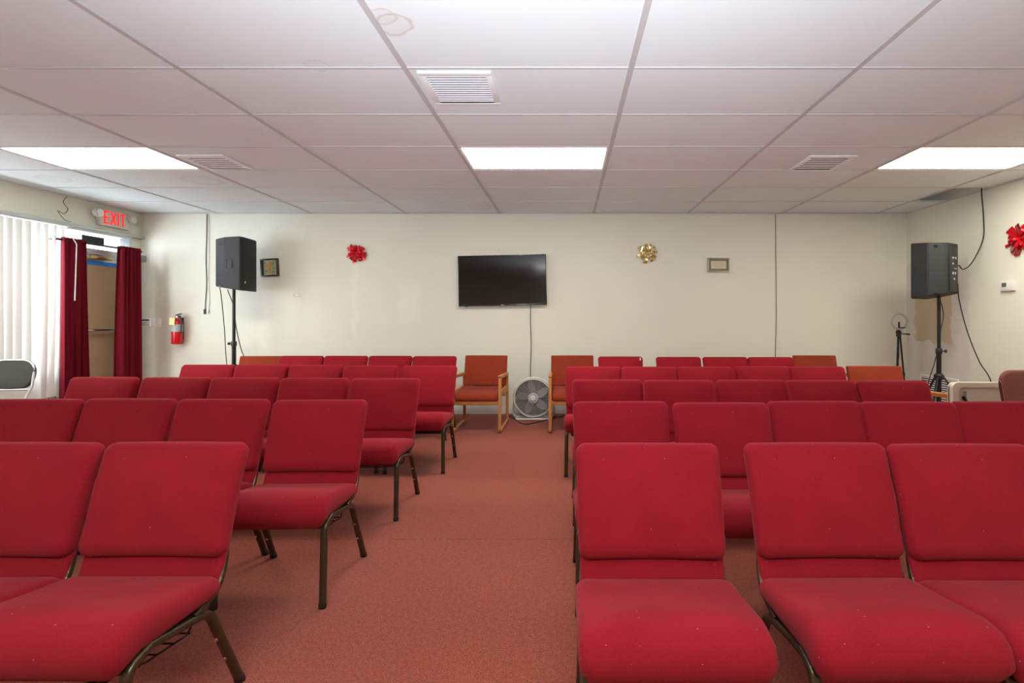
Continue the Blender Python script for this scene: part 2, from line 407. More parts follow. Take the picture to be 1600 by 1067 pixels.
# air vents
def vent(x0, x1, y0, y1, label, blades, deep):
    cx, cy = (x0 + x1) / 2, (y0 + y1) / 2; hx, hy = (x1 - x0) / 2, (y1 - y0) / 2
    t = thing('ceiling_vent', label, 'air vent', (cx, cy, ZC + .003), group='white ceiling air vents')
    bm = BM(); b = .036
    for a in ((-hx, hx, -hy, -hy + b), (-hx, hx, hy - b, hy), (-hx, -hx + b, -hy + b, hy - b), (hx - b, hx, -hy + b, hy - b)):
        box(bm, *a, -.014, 0, bev=.003)
    obj('frame', bm, M_VENT, t)
    obj('duct_shade_sheet', bx(-hx + b, hx - b, -hy + b, hy - b, -.004, -.001), M_DARK, t)  # solid dark sheet, colours in the shade between the louvres
    for k in range(blades):
        yy = -hy + b + (k + .5) * (2 * (hy - b)) / blades; pitch = (hy - b) / blades
        bm = BM(); pts = [(-hx + b, yy - pitch * .32, -.005), (-hx + b, yy, -.0065 - deep * .6), (-hx + b, yy + pitch * .28, -.009 - deep)]
        V = []
        for sx in (-1, 1):
            for dz in (0, .0016):
                V.append([bm.verts.new((sx * (hx - b), p[1], p[2] + dz)) for p in pts])
        for i in range(2):
            bm.faces.new((V[0][i], V[0][i + 1], V[2][i + 1], V[2][i])); bm.faces.new((V[1][i], V[3][i], V[3][i + 1], V[1][i + 1]))
            bm.faces.new((V[0][i], V[1][i], V[1][i + 1], V[0][i + 1])); bm.faces.new((V[2][i], V[2][i + 1], V[3][i + 1], V[3][i]))
        for i in (0, 2): bm.faces.new((V[0][i], V[2][i], V[3][i], V[1][i]))
        obj('louvre', bm, M_VENT, t)
    return t
vent(-.822, -.415, 2.66, 3.07, 'square white louvred air vent beside the middle ceiling grid line, nearest one', 12, .0)
vent(-3.235, -2.845, 4.03, 4.43, 'white air vent with drooping louvres beside the left ceiling light', 6, .003)
vent(2.02, 2.42, 4.05, 4.45, 'white louvred air vent left of the right ceiling light', 7, .0)

# ---------------------------------------------------------------- window, blinds, door
wn = bpy.data.objects.new('window_1', None); COL.objects.link(wn); wn['kind'] = 'structure'; wn.location = (XL - .07, WY0, WZ0)
bm = BM(); L = WY1 - WY0; H = 2.275 - WZ0
for y0, y1, z0, z1 in ((0, L, 0, .045), (0, L, H - .045, H), (0, .05, .045, H - .045), (L - .05, L, .045, H - .045)): box(bm, -.03, .03, y0, y1, z0, z1)
for k in (1, 2, 3): yy = L * k / 4; box(bm, -.025, .025, yy - .025, yy + .025, .045, H - .045)
obj('window_frame', bm, M_ALU, wn)
bm = BM(); box(bm, -.008, .008, .05, L - .05, .53, .545); box(bm, -.008, .008, .05, L - .05, 1.14, 1.155); obj('window_bar', bm, M_BLACKP, wn)
obj('window_pane', bx(-.003, .003, .05, L - .05, .045, H - .045), M_GLASS, wn)
obj('window_sill', bx(-.06, .12, 0, L, -.03, 0, bev=.004), M_WHITEM, wn)

bl = thing('vertical_blinds', 'white vertical window blinds with several twisted slats on the left wall', 'blinds', (XL + .10, WY0, 0))
obj('head_rail', bx(-.025, .025, -.05, WY1 - WY0 + .02, 2.245, 2.275, bev=.004), M_ALU, bl)
nv = 50; sp = (WY1 - WY0 - .06) / nv
for k in range(nv):
    y0 = .03 + sp * (k + .5); Y = WY0 + y0
    a0 = R(76 + random.uniform(-7, 7)); a1 = a0 + R(random.uniform(-5, 5)); zb = .42 + random.uniform(-.008, .008); sway = random.uniform(-.006, .006)
    if Y > 4.96: a0 = R(random.choice((35, 52, 64))); a1 = a0 + R(random.choice((-22, 18, 30)))
    if Y > 5.08: sway = random.choice((-.03, .02, .05)); a0 = R(50); a1 = a0 + R(random.choice((-20, 10)))
    if 5.0 < Y < 5.03: continue
    bm = BM(); rows = 14; V = []
    for i in range(rows + 1):
        t = i / rows; z = 2.24 - (2.24 - zb) * t; a = a0 + (a1 - a0) * t * t; row = []
        for q in range(5):
            s = (q / 4 - .5) * .089; cv = .006 * (1 - (2 * q / 4 - 1) ** 2)
            row.append(bm.verts.new((math.cos(a) * s + math.sin(a) * cv, y0 + math.sin(a) * s - math.cos(a) * cv + sway * t * t, z)))
        V.append(row)
    for i in range(rows):
        for q in range(4): bm.faces.new((V[i][q], V[i][q + 1], V[i + 1][q + 1], V[i + 1][q]))
    obj('slat', bm, M_VANE, bl)
obj('blind_wand', tube(BM(), [(.03, WY1 - WY0 - .03, 2.24), (.155, WY1 - WY0 - .035, 2.05), (.15, WY1 - WY0 - .05, 1.44)], .006, seg=8), M_WHITEP, bl)

dr = bpy.data.objects.new('door_1', None); COL.objects.link(dr); dr['kind'] = 'structure'; dr.location = (XL, DY0, 0)
W = DY1 - DY0
bm = BM()
box(bm, -.10, .02, -.06, 0, 0, 2.275); box(bm, -.10, .02, W, W + .04, 0, 2.275); box(bm, -.10, .02, 0, W, 1.99, 2.06); box(bm, -.10, .02, 0, W, 2.245, 2.275)
obj('door_frame', bm, M_ALU, dr)
obj('transom_pane', bx(-.05, -.044, 0, W, 2.06, 2.245), M_GLASS, dr)
obj('transom_sticker', bx(-.043, -.04, .26, .53, 2.125, 2.215), M_DARK, dr)
bm = BM(); box(bm, -.08, -.035, .005, W - .005, 0.01, 1.985); obj('door_leaf', bm, M_ALU, dr)
obj('paper_board', bx(-.034, -.028, .04, W - .05, .05, 1.90), M_BOARD, dr)
bm = BM()
box(bm, -.0275, -.026, .02, W - .03, 1.875, 1.925); box(bm, -.0275, -.026, W - .085, W - .03, .05, 1.875); box(bm, -.0275, -.026, .02, .06, .05, 1.875)
obj('tape_strip', bm, M_TAPE, dr)
pb = obj('push_bar', tube(BM(), [(.04, .08, 1.11), (.04, W - .12, 1.11)], .018, seg=12), M_CHROME, dr)
for yy in (.08, W - .12): obj('bar_bracket', bx(-.03, .05, yy - .02, yy + .02, 1.085, 1.135, bev=.006), M_CHROME, pb)
cl = obj('door_closer', bx(-.03, .035, .30, .56, 1.945, 1.985, bev=.008), mat('brass', (.55, .40, .16), rough=.3, metal=.8), dr)
obj('closer_arm', tube(BM(), [(.01, .50, 1.99), (.06, .28, 2.01), (.0, .12, 2.02)], .008, seg=8), M_ALU, cl)

def curtain(name, y0, y1, yb0, yb1, folds, label, seed, top=2.115):
    rnd = random.Random(seed); ph = rnd.uniform(0, 6); bm = BM(); NX, NZ = folds * 10, 26; F_, B_ = [], []
    for j in range(NZ + 1):
        t = j / NZ; z = top - (top - .03) * t; rf, rb = [], []
        for i in range(NX + 1):
            u = i / NX; ya = y0 + (y1 - y0) * u; yb = yb0 + (yb1 - yb0) * u; yy = ya + (yb - ya) * t
            amp = .028 + .014 * t
            xx = amp * math.sin(u * folds * 2 * math.pi + ph + .5 * math.sin(3 * t + u * 4)) + .010 * math.sin(u * 17 + t * 2 + ph)
            yy += .010 * math.cos(u * folds * 4 * math.pi + ph)
            rf.append(bm.verts.new((xx + .002, yy, z))); rb.append(bm.verts.new((xx - .002, yy, z)))
        F_.append(rf); B_.append(rb)
    for j in range(NZ):
        for i in range(NX):
            bm.faces.new((F_[j][i], F_[j][i + 1], F_[j + 1][i + 1], F_[j + 1][i])); bm.faces.new((B_[j][i], B_[j + 1][i], B_[j + 1][i + 1], B_[j][i + 1]))
        for i in (0, NX): bm.faces.new((F_[j][i], F_[j + 1][i], B_[j + 1][i], B_[j][i]))
    for j in (0, NZ):
        for i in range(NX): bm.faces.new((F_[j][i], F_[j][i + 1], B_[j][i + 1], B_[j][i]))
    o = obj(name, bm, M_CURT, ang=80); o.location = (XL + .20, 0, 0)
    tag(o, label, 'curtain', 'curtains over the door'); return o
curtain('curtain', 5.155, 5.405, 5.15, 5.42, 4, 'burgundy curtain on the window side of the boarded door', 3)
curtain('curtain', 5.835, 6.085, 5.80, 6.10, 5, 'darker burgundy curtain in the room corner beside the boarded door', 5)
t = thing('curtain_rod', 'dark metal curtain rod above the boarded door', 'curtain rod', (XL + .20, 5.13, 2.085))
obj('rod', tube(BM(), [(0, -.03, 0), (0, .99, 0)], .011, seg=12), M_BLACKP, t)
for yy in (-.04, 1.00): obj('finial', lathe(BM(), [(.002, -.012), (.016, -.008), (.019, 0), (.016, .008), (.002, .012)], 14, 'y', (0, yy, 0)), M_CHROME, t)
for yy in (-.01, .975): obj('bracket', tube(BM(), [(-.199, yy, .0), (0, yy, .0)], .006, seg=8), M_BLACKP, t)

# exit sign on the header
t = thing('exit_sign', 'lit EXIT sign with twin lamp heads above the boarded door', 'exit sign', (XL, 5.93, 2.455))
obj('housing', bx(0, .055, -.19, .20, -.105, .10, bev=.012), mat('aged_white_plastic', (.62, .60, .54), rough=.5), t)
for y0 in (-.225, .215):
    h = obj('lamp_head', lathe(BM(), [(.012, 0), (.052, .012), (.055, .05), (.048, .058), (.01, .060)], 20, 'x', (.03, y0, .03)), M_WHITEP if y0 < 0 else M_TEE, t)
    obj('lamp_lens', lathe(BM(), [(.044, .058), (.044, .064), (.01, .066)], 20, 'x', (.03, y0, .03)), M_CHROME, h)
RED = emat('exit_red', (0.9, .012, .012), 0.9)
bm = BM(); s = .0125
def bar(y0, z0, y1, z1, wd=.0098):
    d = Vector((0, y1 - y0, z1 - z0)).normalized(); n = Vector((0, -d.z, d.y)) * wd; a, b_ = Vector((.0555, y0, z0)), Vector((.0555, y1, z1))
    V = [bm.verts.new(p + Vector((o, 0, 0))) for o in (0, .002) for p in (a - n, a + n, b_ + n, b_ - n)]
    for q in ((0, 3, 2, 1), (4, 5, 6, 7), (0, 1, 5, 4), (1, 2, 6, 5), (2, 3, 7, 6), (3, 0, 4, 7)): bm.faces.new([V[i] for i in q])
zt, zb_ = .078, -.078
bar(-.135, zb_, -.135, zt); [bar(-.135, zz, -.075, zz) for zz in (zb_ + .011, 0, zt - .011)]
bar(-.055, zb_, .01, zt); bar(.01, zb_, -.055, zt)
bar(.042, zb_, .042, zt)
bar(.105, zb_, .105, zt - .02); bar(.07, zt - .011, .14, zt - .011)
obj('exit_letters', bm, RED, t)
wire('wire', [(XL + .012, 5.40, 2.60), (XL + .015, 5.36, 2.53), (XL + .012, 5.41, 2.46), (XL + .02, 5.36, 2.40), (XL + .015, 5.30, 2.42), (XL + .055, 5.33, 2.33), (XL + .055, 5.40, 2.315)], .0035, M_CORDB, 'loose grey wire dangling on the header above the window end', cat='wire')

# ---------------------------------------------------------------- things on the back wall
yw = YB
t = thing('alarm_keypad', 'white alarm keypad with dark display beside the corner curtain', 'keypad', (-5.462, yw, 1.19))
obj('case', bx(-.07, .07, -.03, 0, -.055, .055, bev=.006), M_WHITEP, t)
obj('display', bx(-.05, .045, -.0315, -.0295, .022, .042), M_BLACK, t)
bm = BM()
for i in range(4):
    for j in range(3): box(bm, -.045 + i * .024, -.028 + i * .024, -.032, -.0295, -.04 + j * .018, -.028 + j * .018)
obj('key_buttons', bm, mat('grey_rubber', (.3, .29, .28)), t)
t = thing('light_switch', 'cream light switch plate right of the alarm keypad', 'light switch', (-5.335, yw, 1.19))
obj('cover_plate', bx(-.056, .056, -.007, 0, -.058, .058, bev=.003), M_WHITEP, t)
for xx in (-.024, .024): obj('toggle', bx(xx - .006, xx + .006, -.016, -.006, -.012, .012, bev=.002), M_WHITEP, t)
tag(obj('door_sensor', bx(-5.525, -5.475, yw - .03, yw, 1.975, 2.06, bev=.006), mat('grey_plastic', (.35, .33, .31))), 'small grey box sensor high beside the corner curtain', 'sensor')
t = thing('motion_detector', 'small white motion detector below the grey box beside the curtain', 'sensor', (-5.49, yw, 1.775))
obj('detector_body', prism(BM(), [(-.03, 0), (.03, 0), (.022, -.04), (-.022, -.04)], -.055, .055), M_WHITEP, t, rot=(R(0), R(14), 0))
t = thing('blank_plate', 'small blank white outlet plate on the back wall below the crooked picture', 'outlet cover', (-3.515, yw, 1.55))
obj('cover_plate', bx(-.05, .05, -.006, 0, -.028, .028, bev=.002), mat('wall_white', (.74, .71, .62)), t)
obj('screw', lathe(BM(), [(.004, -.008), (.004, -.006)], 8, 'y'), M_CHROME, t)

# extinguisher
t = thing('fire_extinguisher', 'red fire extinguisher with yellow tag hanging on the back wall', 'fire extinguisher', (-5.01, yw - .085, .915))
cyl = obj('tank', lathe(BM(), [(.045, 0), (.057, .004), (.060, .015), (.060, .27), (.055, .295), (.036, .318), (.02, .33), (.018, .345)], 28), M_REDP, t)
obj('label_band', lathe(BM(), [(.0604, .16), (.0608, .16), (.0608, .255), (.0604, .255)], 28), mat('silver_label', (.42, .42, .40), rough=.4, var=.4, scale=120), cyl)
obj('valve', bx(-.018, .022, -.018, .018, .335, .365, bev=.005), M_ALU, t)
obj('carry_handle', tube(BM(), fillet([(-.02, 0, .362), (-.01, 0, .372), (.055, 0, .388)], .01), .008, .010, seg=8), M_BLACKP, t)
obj('squeeze_lever', tube(BM(), fillet([(-.03, 0, .352), (.0, 0, .366), (.05, 0, .356)], .01), .006, .009, seg=8), M_BLACKP, t)
obj('hose', tube(BM(), spline([(.02, -.01, .352), (.06, -.02, .34), (.072, -.02, .28), (.068, -.02, .20), (.064, -.02, .14)]), .008, seg=8), M_BLACK, t)
obj('inspection_tag', bx(-.075, -.005, -.072, -.070, .245, .335, bev=.0), mat('yellow_tag', (.80, .76, .32), var=.2, scale=150), t, rot=(0, R(6), 0))
obj('wall_bracket', bx(-.02, .02, .06, .085, .05, .34), M_BLACKP, t)

# pictures
t = thing('framed_picture', 'small crooked dark framed picture with a golden cross beside the left speaker', 'picture', (-3.86, yw, 1.905)); t.rotation_euler = (0, R(-3), 0)
bm = BM(); a, bw = .115, .018
for q in ((-a, a, -a, -a + bw), (-a, a, a - bw, a), (-a, -a + bw + .016, -a + bw, a - bw), (a - bw - .004, a, -a + bw, a - bw)): box(bm, q[0], q[1], -.035, -.004, q[2], q[3], bev=.003)
obj('picture_frame', bm, mat('dark_brown_wood', (.03, .018, .012), rough=.3), t)
obj('picture_mat', bx(-.09, .10, -.02, -.006, -.1, .1), mat('pale_mat', (.62, .60, .52)), t)
obj('picture_backing', bx(-.083, .082, -.022, -.0195, -.088, .088), mat('mottled_print', (.42, .36, .20), var=.3, scale=25), t)
bm = BM(); box(bm, -.014, .014, -.0235, -.0215, -.075, .075); box(bm, -.06, .055, -.0236, -.0216, .012, .036); obj('cross_motif', bm, mat('gold_print', (.48, .28, .05), var=.2, scale=60), t)
bm = BM()
for u, v, r_ in ((.052, .058, .018), (.056, -.01, .015), (-.048, -.045, .018), (-.055, .055, .012), (.05, -.055, .012)): lathe(bm, [(r_, -.0238), (r_ * .8, -.0245), (.002, -.0248)], 10, 'y', (u, 0, v))
obj('flower_motif', bm, mat('teal_print', (.06, .30, .28), var=.3, scale=80), t)

t = thing('framed_plaque', 'small wide pewter framed card hanging right of the gold bow', 'picture', (1.967, yw, 1.94))
bm = BM(); a, c_ = .14, .092
for q in ((-a, a, -c_, -c_ + .012), (-a, a, c_ - .012, c_), (-a, -a + .014, -c_ + .012, c_ - .012), (a - .014, a, -c_ + .012, c_ - .012)): box(bm, q[0], q[1], -.03, -.004, q[2], q[3], bev=.003)
obj('picture_frame', bm, mat('pewter', (.42, .40, .30), rough=.3, metal=.5), t)
obj('picture_mat', bx(-a + .013, a - .013, -.016, -.006, -c_ + .011, c_ - .011), mat('olive_grey_mat', (.20, .18, .12)), t)
obj('card', bx(-.098, .098, -.018, -.0155, -.048, .048), mat('cream_card', (.66, .60, .42)), t)
bm = BM()
for k in range(5):
    hw = (.075, .085, .08, .085, .055)[k]; box(bm, -hw, hw, -.0188, -.0178, .030 - k * .015, .034 - k * .015)
obj('text_lines', bm, mat('faded_ink', (.34, .30, .20)), t)

# bows
def bow(name, loc, rot, m, r, label, group, seed):
    rnd = random.Random(seed)
    t = thing(name, label, 'bow', loc, 0, group); t.rotation_euler = rot
    def loops(n, rad, lift, w0):
        bm = BM()
        for k in range(n):
            a = 2 * math.pi * k / n + rnd.uniform(-.12, .12); rr = rad * rnd.uniform(.86, 1.12); lf = lift * rnd.uniform(.7, 1.3)
            d = Vector((math.cos(a), 0, math.sin(a))); s = Vector((-math.sin(a), 0, math.cos(a))); f = Vector((0, -1, 0)); tw = rnd.uniform(-.5, .5)
            pts = [d * .004 + f * .012, d * rr * .35 + f * (lf * .9 + .01), d * rr * .8 + f * (lf * 1.15 + .012), d * rr + f * (lf * .8), d * rr * .93 + f * (lf * .25 + .004), d * rr * .4 + f * .005, d * .004 + f * .004]
            sp_ = spline(pts, 4); wd = [w0 * (.25 + .75 * min(1, (p - p.dot(f) * f).length / (rad * .7))) for p in sp_]
            V = []
            for p, q in zip(sp_, wd):
                ax = (s * math.cos(tw) + f * math.sin(tw)) * q; n_ = f * .0007
                V.append([bm.verts.new(p - ax), bm.verts.new(p + ax), bm.verts.new(p + ax + n_), bm.verts.new(p - ax + n_)])
            for A, B in zip(V, V[1:]):
                for q in range(4): bm.faces.new((A[q], A[(q + 1) % 4], B[(q + 1) % 4], B[q]))
        return bm
    obj('outer_loops', loops(11, r, .018, .020), m, t, ang=60)
    obj('inner_loops', loops(8, r * .66, .034, .015), m, t, ang=60)
    bm = BM()
    for a in (R(200), R(150), R(250), R(320)):
        d = Vector((math.cos(a), 0, math.sin(a))); s = Vector((-math.sin(a), 0, math.cos(a))) * .015; e = d * r * 1.18 + Vector((0, -.012, 0)); st = Vector((0, -.006, 0))
        V = [bm.verts.new(p) for p in (st - s * .3, st + s * .3, e + s, e - s)]; U = [bm.verts.new(v.co + Vector((0, -.0008, 0))) for v in V]
        bm.faces.new(V); bm.faces.new(U[::-1])
        for q in range(4): bm.faces.new((V[q], V[(q + 1) % 4], U[(q + 1) % 4], U[q]))
    obj('ribbon_tails', bm, m, t)
    obj('knot', lathe(BM(), [(.002, -.032), (.010, -.028), (.012, -.015), (.008, -.002)], 12, 'y'), m, t)
    return t
bow('gift_bow', (-2.733, yw - .004, 2.095), (0, 0, 0), M_REDF, .118, 'red foil ribbon bow on the back wall left of the television', 'foil ribbon bows on the walls', 1)
bow('gift_bow', (1.040, yw - .004, 2.095), (0, 0, 0), M_GOLDF, .122, 'gold foil ribbon bow on the back wall right of the television', 'foil ribbon bows on the walls', 2)
bow('gift_bow', (XR - .004, 4.735, 2.03), (0, 0, R(-90)), M_REDF, .150, 'red ribbon bow on the right wall above the thermostat', 'foil ribbon bows on the walls', 3)

# television
t = thing('television', 'black flat screen television hanging on the back wall', 'television', (-.833, yw, 1.735)); t.rotation_euler = (0, R(-1.2), 0)
hw, hh = .5675, .325
obj('rear_case', bx(-hw + .02, hw - .02, -.055, -.012, -hh + .03, hh - .03, bev=.008), M_BLACK, t)
bm = BM(); bw = .011
for q in ((-hw, hw, -hh, -hh + .019), (-hw, hw, hh - bw, hh), (-hw, -hw + bw, -hh + .019, hh - bw), (hw - bw, hw, -hh + .019, hh - bw)): box(bm, q[0], q[1], -.078, -.045, q[2], q[3], bev=.003)
obj('bezel', bm, mat('gloss_black_plastic', (.02, .018, .014), rough=.18), t)
obj('screen', bx(-hw + bw, hw - bw, -.074, -.05, -hh + .019, hh - bw), M_SCREEN, t)
obj('brand_mark', bx(-.022, .018, -.0792, -.077, -hh + .006, -hh + .013), M_CHROME, t)
obj('sensor_nub', bx(-hw + .085, -hw + .11, -.076, -.06, -hh - .006, -hh + .004, bev=.002), M_BLACK, t)
obj('mount_arm', bx(-.12, .12, -.014, 0, -.15, .15), M_BLACKP, t)
wire('power_cord', [(px(829, 6.3), yw - .03, 1.43), (px(828.5, 6.3), yw - .012, 1.2), (px(829.5, 6.3), yw - .012, .9), (px(828.5, 6.3), yw - .012, .6), (px(829, 6.3), yw - .012, .35)], .005, M_CORD, 'black power cord running down the wall from the television')
tag(obj('nail', lathe(BM(), [(.004, -.02), (.004, -.018), (.002, -.017), (.002, 0)], 8, 'y', (px(781, 6.35), yw, pz(391.5, 6.35))), M_BLACKP), 'small nail in the back wall just above the television', 'nail')

# loose cords
t = thing('hanging_cord', 'brown cord with plug hanging from the ceiling near the fire extinguisher', 'cord', (px(323, 6.35), yw, 0), group='cords hanging from the ceiling')
obj('cord', tube(BM(), spline([(.008, -.008, 2.60), (.004, -.008, 2.3), (-.004, -.008, 2.0), (.004, -.008, 1.7), (-.012, -.008, 1.45), (-.016, -.008, 1.36)]), .005, seg=8), M_CORDB, t)
obj('plug', bx(-.028, -.006, -.022, -.002, 1.30, 1.365, bev=.004), M_BLACK, t)
t = thing('hanging_cord', 'pale cord with white plug hanging just right of the brown ceiling cord', 'cord', (px(326.5, 6.35), yw, 0), group='cords hanging from the ceiling')
obj('cord', tube(BM(), spline([(.002, -.008, 2.60), (.006, -.008, 2.2), (.0, -.008, 1.75), (.012, -.008, 1.5), (.0, -.008, 1.36)]), .0035, seg=8), M_CORDW, t)
obj('plug', bx(-.012, .010, -.022, -.002, 1.31, 1.365, bev=.004), M_WHITEP, t)
wire('hanging_cord', [(px(1211.5, 6.35), yw - .006, 2.60), (px(1212, 6.35), yw - .006, 2.0), (px(1212.5, 6.35), yw - .006, 1.3), (px(1211, 6.35), yw - .006, .7), (px(1211, 6.35), yw - .006, .1)], .0042, M_CORDB, 'thin dark cord running from ceiling to floor right of the framed card', group='cords hanging from the ceiling')

# ---------------------------------------------------------------- right wall things
t = thing('thermostat', 'white wall thermostat with grey display on the right wall', 'thermostat', (XR, 4.875, 1.578))
obj('case', bx(-.026, 0, -.075, .075, -.052, .052, bev=.005), M_WHITEP, t)
obj('display', bx(-.0275, -.025, .005, .055, -.012, .030), mat('lcd_grey', (.12, .14, .12), rough=.2), t)
t = thing('return_air_grille', 'white slatted air grille low on the patched right wall', 'air vent', (XR, 5.80, .32))
bm = BM()
for q in ((-.30, .30, -.24, -.21), (-.30, .30, .21, .24), (-.30, -.27, -.21, .21), (.27, .30, -.21, .21)): box(bm, -.012, 0, *q)
obj('frame', bm, M_WHITEM, t); obj('duct_shade_sheet', bx(-.004, -.001, -.27, .27, -.21, .21), M_DARK, t)  # dark sheet stands in for the shaded duct behind the slats
for k in range(16):
    z = -.20 + k * .0262; bm = BM(); box(bm, -.012, -.004, -.27, .27, z, z + .012); obj('louvre', bm, M_WHITEM, t)

# ---------------------------------------------------------------- speakers and stands
CAB = [(.17, -.19), (.185, -.13), (.185, .13), (.17, .19), (0, .20), (-.14, .12), (-.15, .11), (-.15, -.11), (-.14, -.12), (0, -.20)]
def speaker(name, loc, rz, label, H0=.60):
    t = thing(name, label, 'loudspeaker', loc, rz, 'loudspeakers on tripod stands')
    def tp(x, y, z):                                    # the rear is a little shorter than the front
        k = (.185 - x) / .335; s = 1 - .13 * k; return (x, y, (z - H0 / 2) * s + H0 / 2 + .012 * k)
    bm = prism(BM(), [(x * .97, y) for x, y in CAB], 0, H0, tp)
    bmesh.ops.bevel(bm, geom=list(bm.edges), offset=.006, segments=2, affect='EDGES')
    obj('cabinet', bm, M_SPK, t, ang=14)
    bm = prism(BM(), [(.168, -.178), (.188, -.125), (.192, 0), (.188, .125), (.168, .178)], .02, H0 - .02); obj('front_grille', bm, M_GRILLE, t)
    obj('logo_badge', bx(.1895, .1925, -.135, -.112, .09, .115, bev=.001), M_CHROME, t)
    for sy in (-1, 1):
        h = obj('handle_recess', bx(.02, .085, sy * .201 - .002, sy * .201 + .002, .27, .36), M_BLACK, t, rot=(0, 0, 0))
        obj('handle_grip', bx(.012, .030, sy * .203 - .004, sy * .203 + .004, .262, .368, bev=.003), M_SPK, h)
        for zz in (.045, .535): obj('rigging_point', bx(-.08, -.02, sy * .172 - .003, sy * .172 + .003, zz, zz + .022, bev=.003), M_BLACK, t, rot=(0, 0, 0))
    pn = obj('rear_panel', bx(-.152, -.146, -.092, .092, .07, .53, bev=.002), M_BLACK, t)
    for (yy, zz, r_) in ((.03, .42, .014), (-.03, .42, .014), (.03, .36, .012), (.0, .31, .010), (-.035, .31, .010), (.03, .26, .016), (-.02, .26, .016), (0, .2, .012)):
        obj('connector', lathe(BM(), [(r_, -.151), (r_, -.158), (r_ * .6, -.160), (.002, -.156)], 14, 'x', (0, yy, zz)), M_CHROME, pn)
    return t
def stand(loc, ztop, label, rz, foot=.40, hub=.64, knob=.95):
    t = thing('speaker_stand', label, 'speaker stand', loc, rz, 'tripod stands under the loudspeakers')
    obj('pole', tube(BM(), [(0, 0, hub), (0, 0, ztop)], .0175, seg=14), M_BLACKP, t)
    obj('lower_tube', tube(BM(), [(0, 0, .14), (0, 0, knob + .02)], .0235, seg=14), M_BLACKP, t)
    obj('clamp_collar', lathe(BM(), [(.028, knob - .03), (.031, knob - .02), (.031, knob + .02), (.026, knob + .03)], 16), M_BLACK, t)
    obj('clamp_knob', lathe(BM(), [(.006, .025), (.006, .05), (.018, .052), (.018, .068), (.004, .07)], 10, 'x', (0, 0, knob)), M_BLACK, t)
    obj('leg_hub', lathe(BM(), [(.030, hub - .04), (.045, hub - .03), (.048, hub + .01), (.030, hub + .03)], 18), M_BLACK, t)
    for k in range(3):
        a = R(120 * k); d = Vector((math.cos(a), math.sin(a), 0)); s = Vector((-math.sin(a), math.cos(a), 0))
        lg = obj('leg', tube(BM(), [d * .045 + Vector((0, 0, hub - .01)), d * foot + Vector((0, 0, .02))], .012, .007, seg=8, up=s, power=4), M_BLACKP, t)
        obj('rubber_foot', lathe(BM(), [(.016, 0), (.018, .01), (.014, .035)], 12, 'z', d * (foot - .003)), M_BLACK, lg)
        obj('brace', tube(BM(), [d * .03 + Vector((0, 0, .17)), d * (foot * .55) + Vector((0, 0, (hub - .01) * .48))], .010, .004, seg=8, up=s, power=4), M_BLACKP, t)
    return t
LS = (px(365.5, 5.93), 5.93)
speaker('loudspeaker', (LS[0] + .0, LS[1], 1.575), R(6), 'black loudspeaker on the left, beside the crooked picture', H0=.645)
stand((LS[0], LS[1], 0), 1.61, 'black tripod stand under the left loudspeaker', R(180), knob=.94, hub=.66, foot=.29)
RS = (px(1467, 5.22), 5.22)
speaker('loudspeaker', (RS[0] - .02, RS[1] + .0, 1.46), R(120), 'black loudspeaker on the right, turned to show its connector panel', H0=.60)
stand((RS[0], RS[1], 0), 1.50, 'black tripod stand under the right loudspeaker, before the patched wall', R(-22), foot=.36, hub=.63, knob=.90)
wire('speaker_cable', [(LS[0] - .17, 5.95, 1.80), (LS[0] - .21, 5.93, 1.83), (LS[0] - .20, 5.95, 1.7), (LS[0] - .195, 5.99, 1.5), (LS[0] - .22, 6.08, 1.1), (LS[0] - .23, 6.13, .7), (LS[0] - .20, 6.18, .3), (LS[0] - .10, 6.23, .01)], .005, M_CORD, 'black cable hanging from the back of the left loudspeaker', group='loudspeaker cables')
wire('speaker_cable', [(LS[0] - .12, 5.99, 1.60), (LS[0] - .09, 6.05, 1.4), (LS[0] - .02, 6.01, 1.1), (LS[0] + .04, 6.01, .85), (LS[0] + .09, 6.07, .62), (LS[0] + .06, 6.13, .3), (LS[0] + .1, 6.18, .01)], .005, M_CORD, 'black cable looping behind the left stand pole', group='loudspeaker cables')
wire('speaker_cable', [(px(1534, 5.15), 5.15, 2.70), (px(1534, 5.15), 5.15, 2.55), (px(1538, 5.15), 5.16, 2.3), (px(1537, 5.15), 5.16, 2.08), (px(1522, 5.15), 5.17, 1.85), (px(1508, 5.15), 5.17, 1.77), (px(1497, 5.15), 5.14, 1.81)], .006, M_CORD, 'black cable looping from the missing ceiling tile to the right loudspeaker', group='loudspeaker cables')
wire('speaker_cable', [(px(1494, 5.15), 5.13, 1.62), (px(1499, 5.15), 5.15, 1.43), (px(1512, 5.12), 5.12, 1.1), (px(1530, 5.1), 5.1, .80), (px(1549, 5.06), 5.06, .58), (px(1552, 5.0), 5.0, .2), (px(1552, 5.0), 5.0, .01)], .0055, M_CORD, 'black cable slanting along the right wall towards the floor', group='loudspeaker cables')
wire('speaker_cable', [(px(1475, 5.2), 5.27, 1.5), (px(1474, 5.3), 5.30, 1.3), (px(1470, 5.3), 5.30, 1.12), (px(1464, 5.3), 5.28, .95), (px(1455, 5.3), 5.26, .75), (px(1449, 5.3), 5.3, .5), (px(1446, 5.3), 5.36, .01)], .0045, M_CORD, 'thin cable drooping along the right stand pole', group='loudspeaker cables')

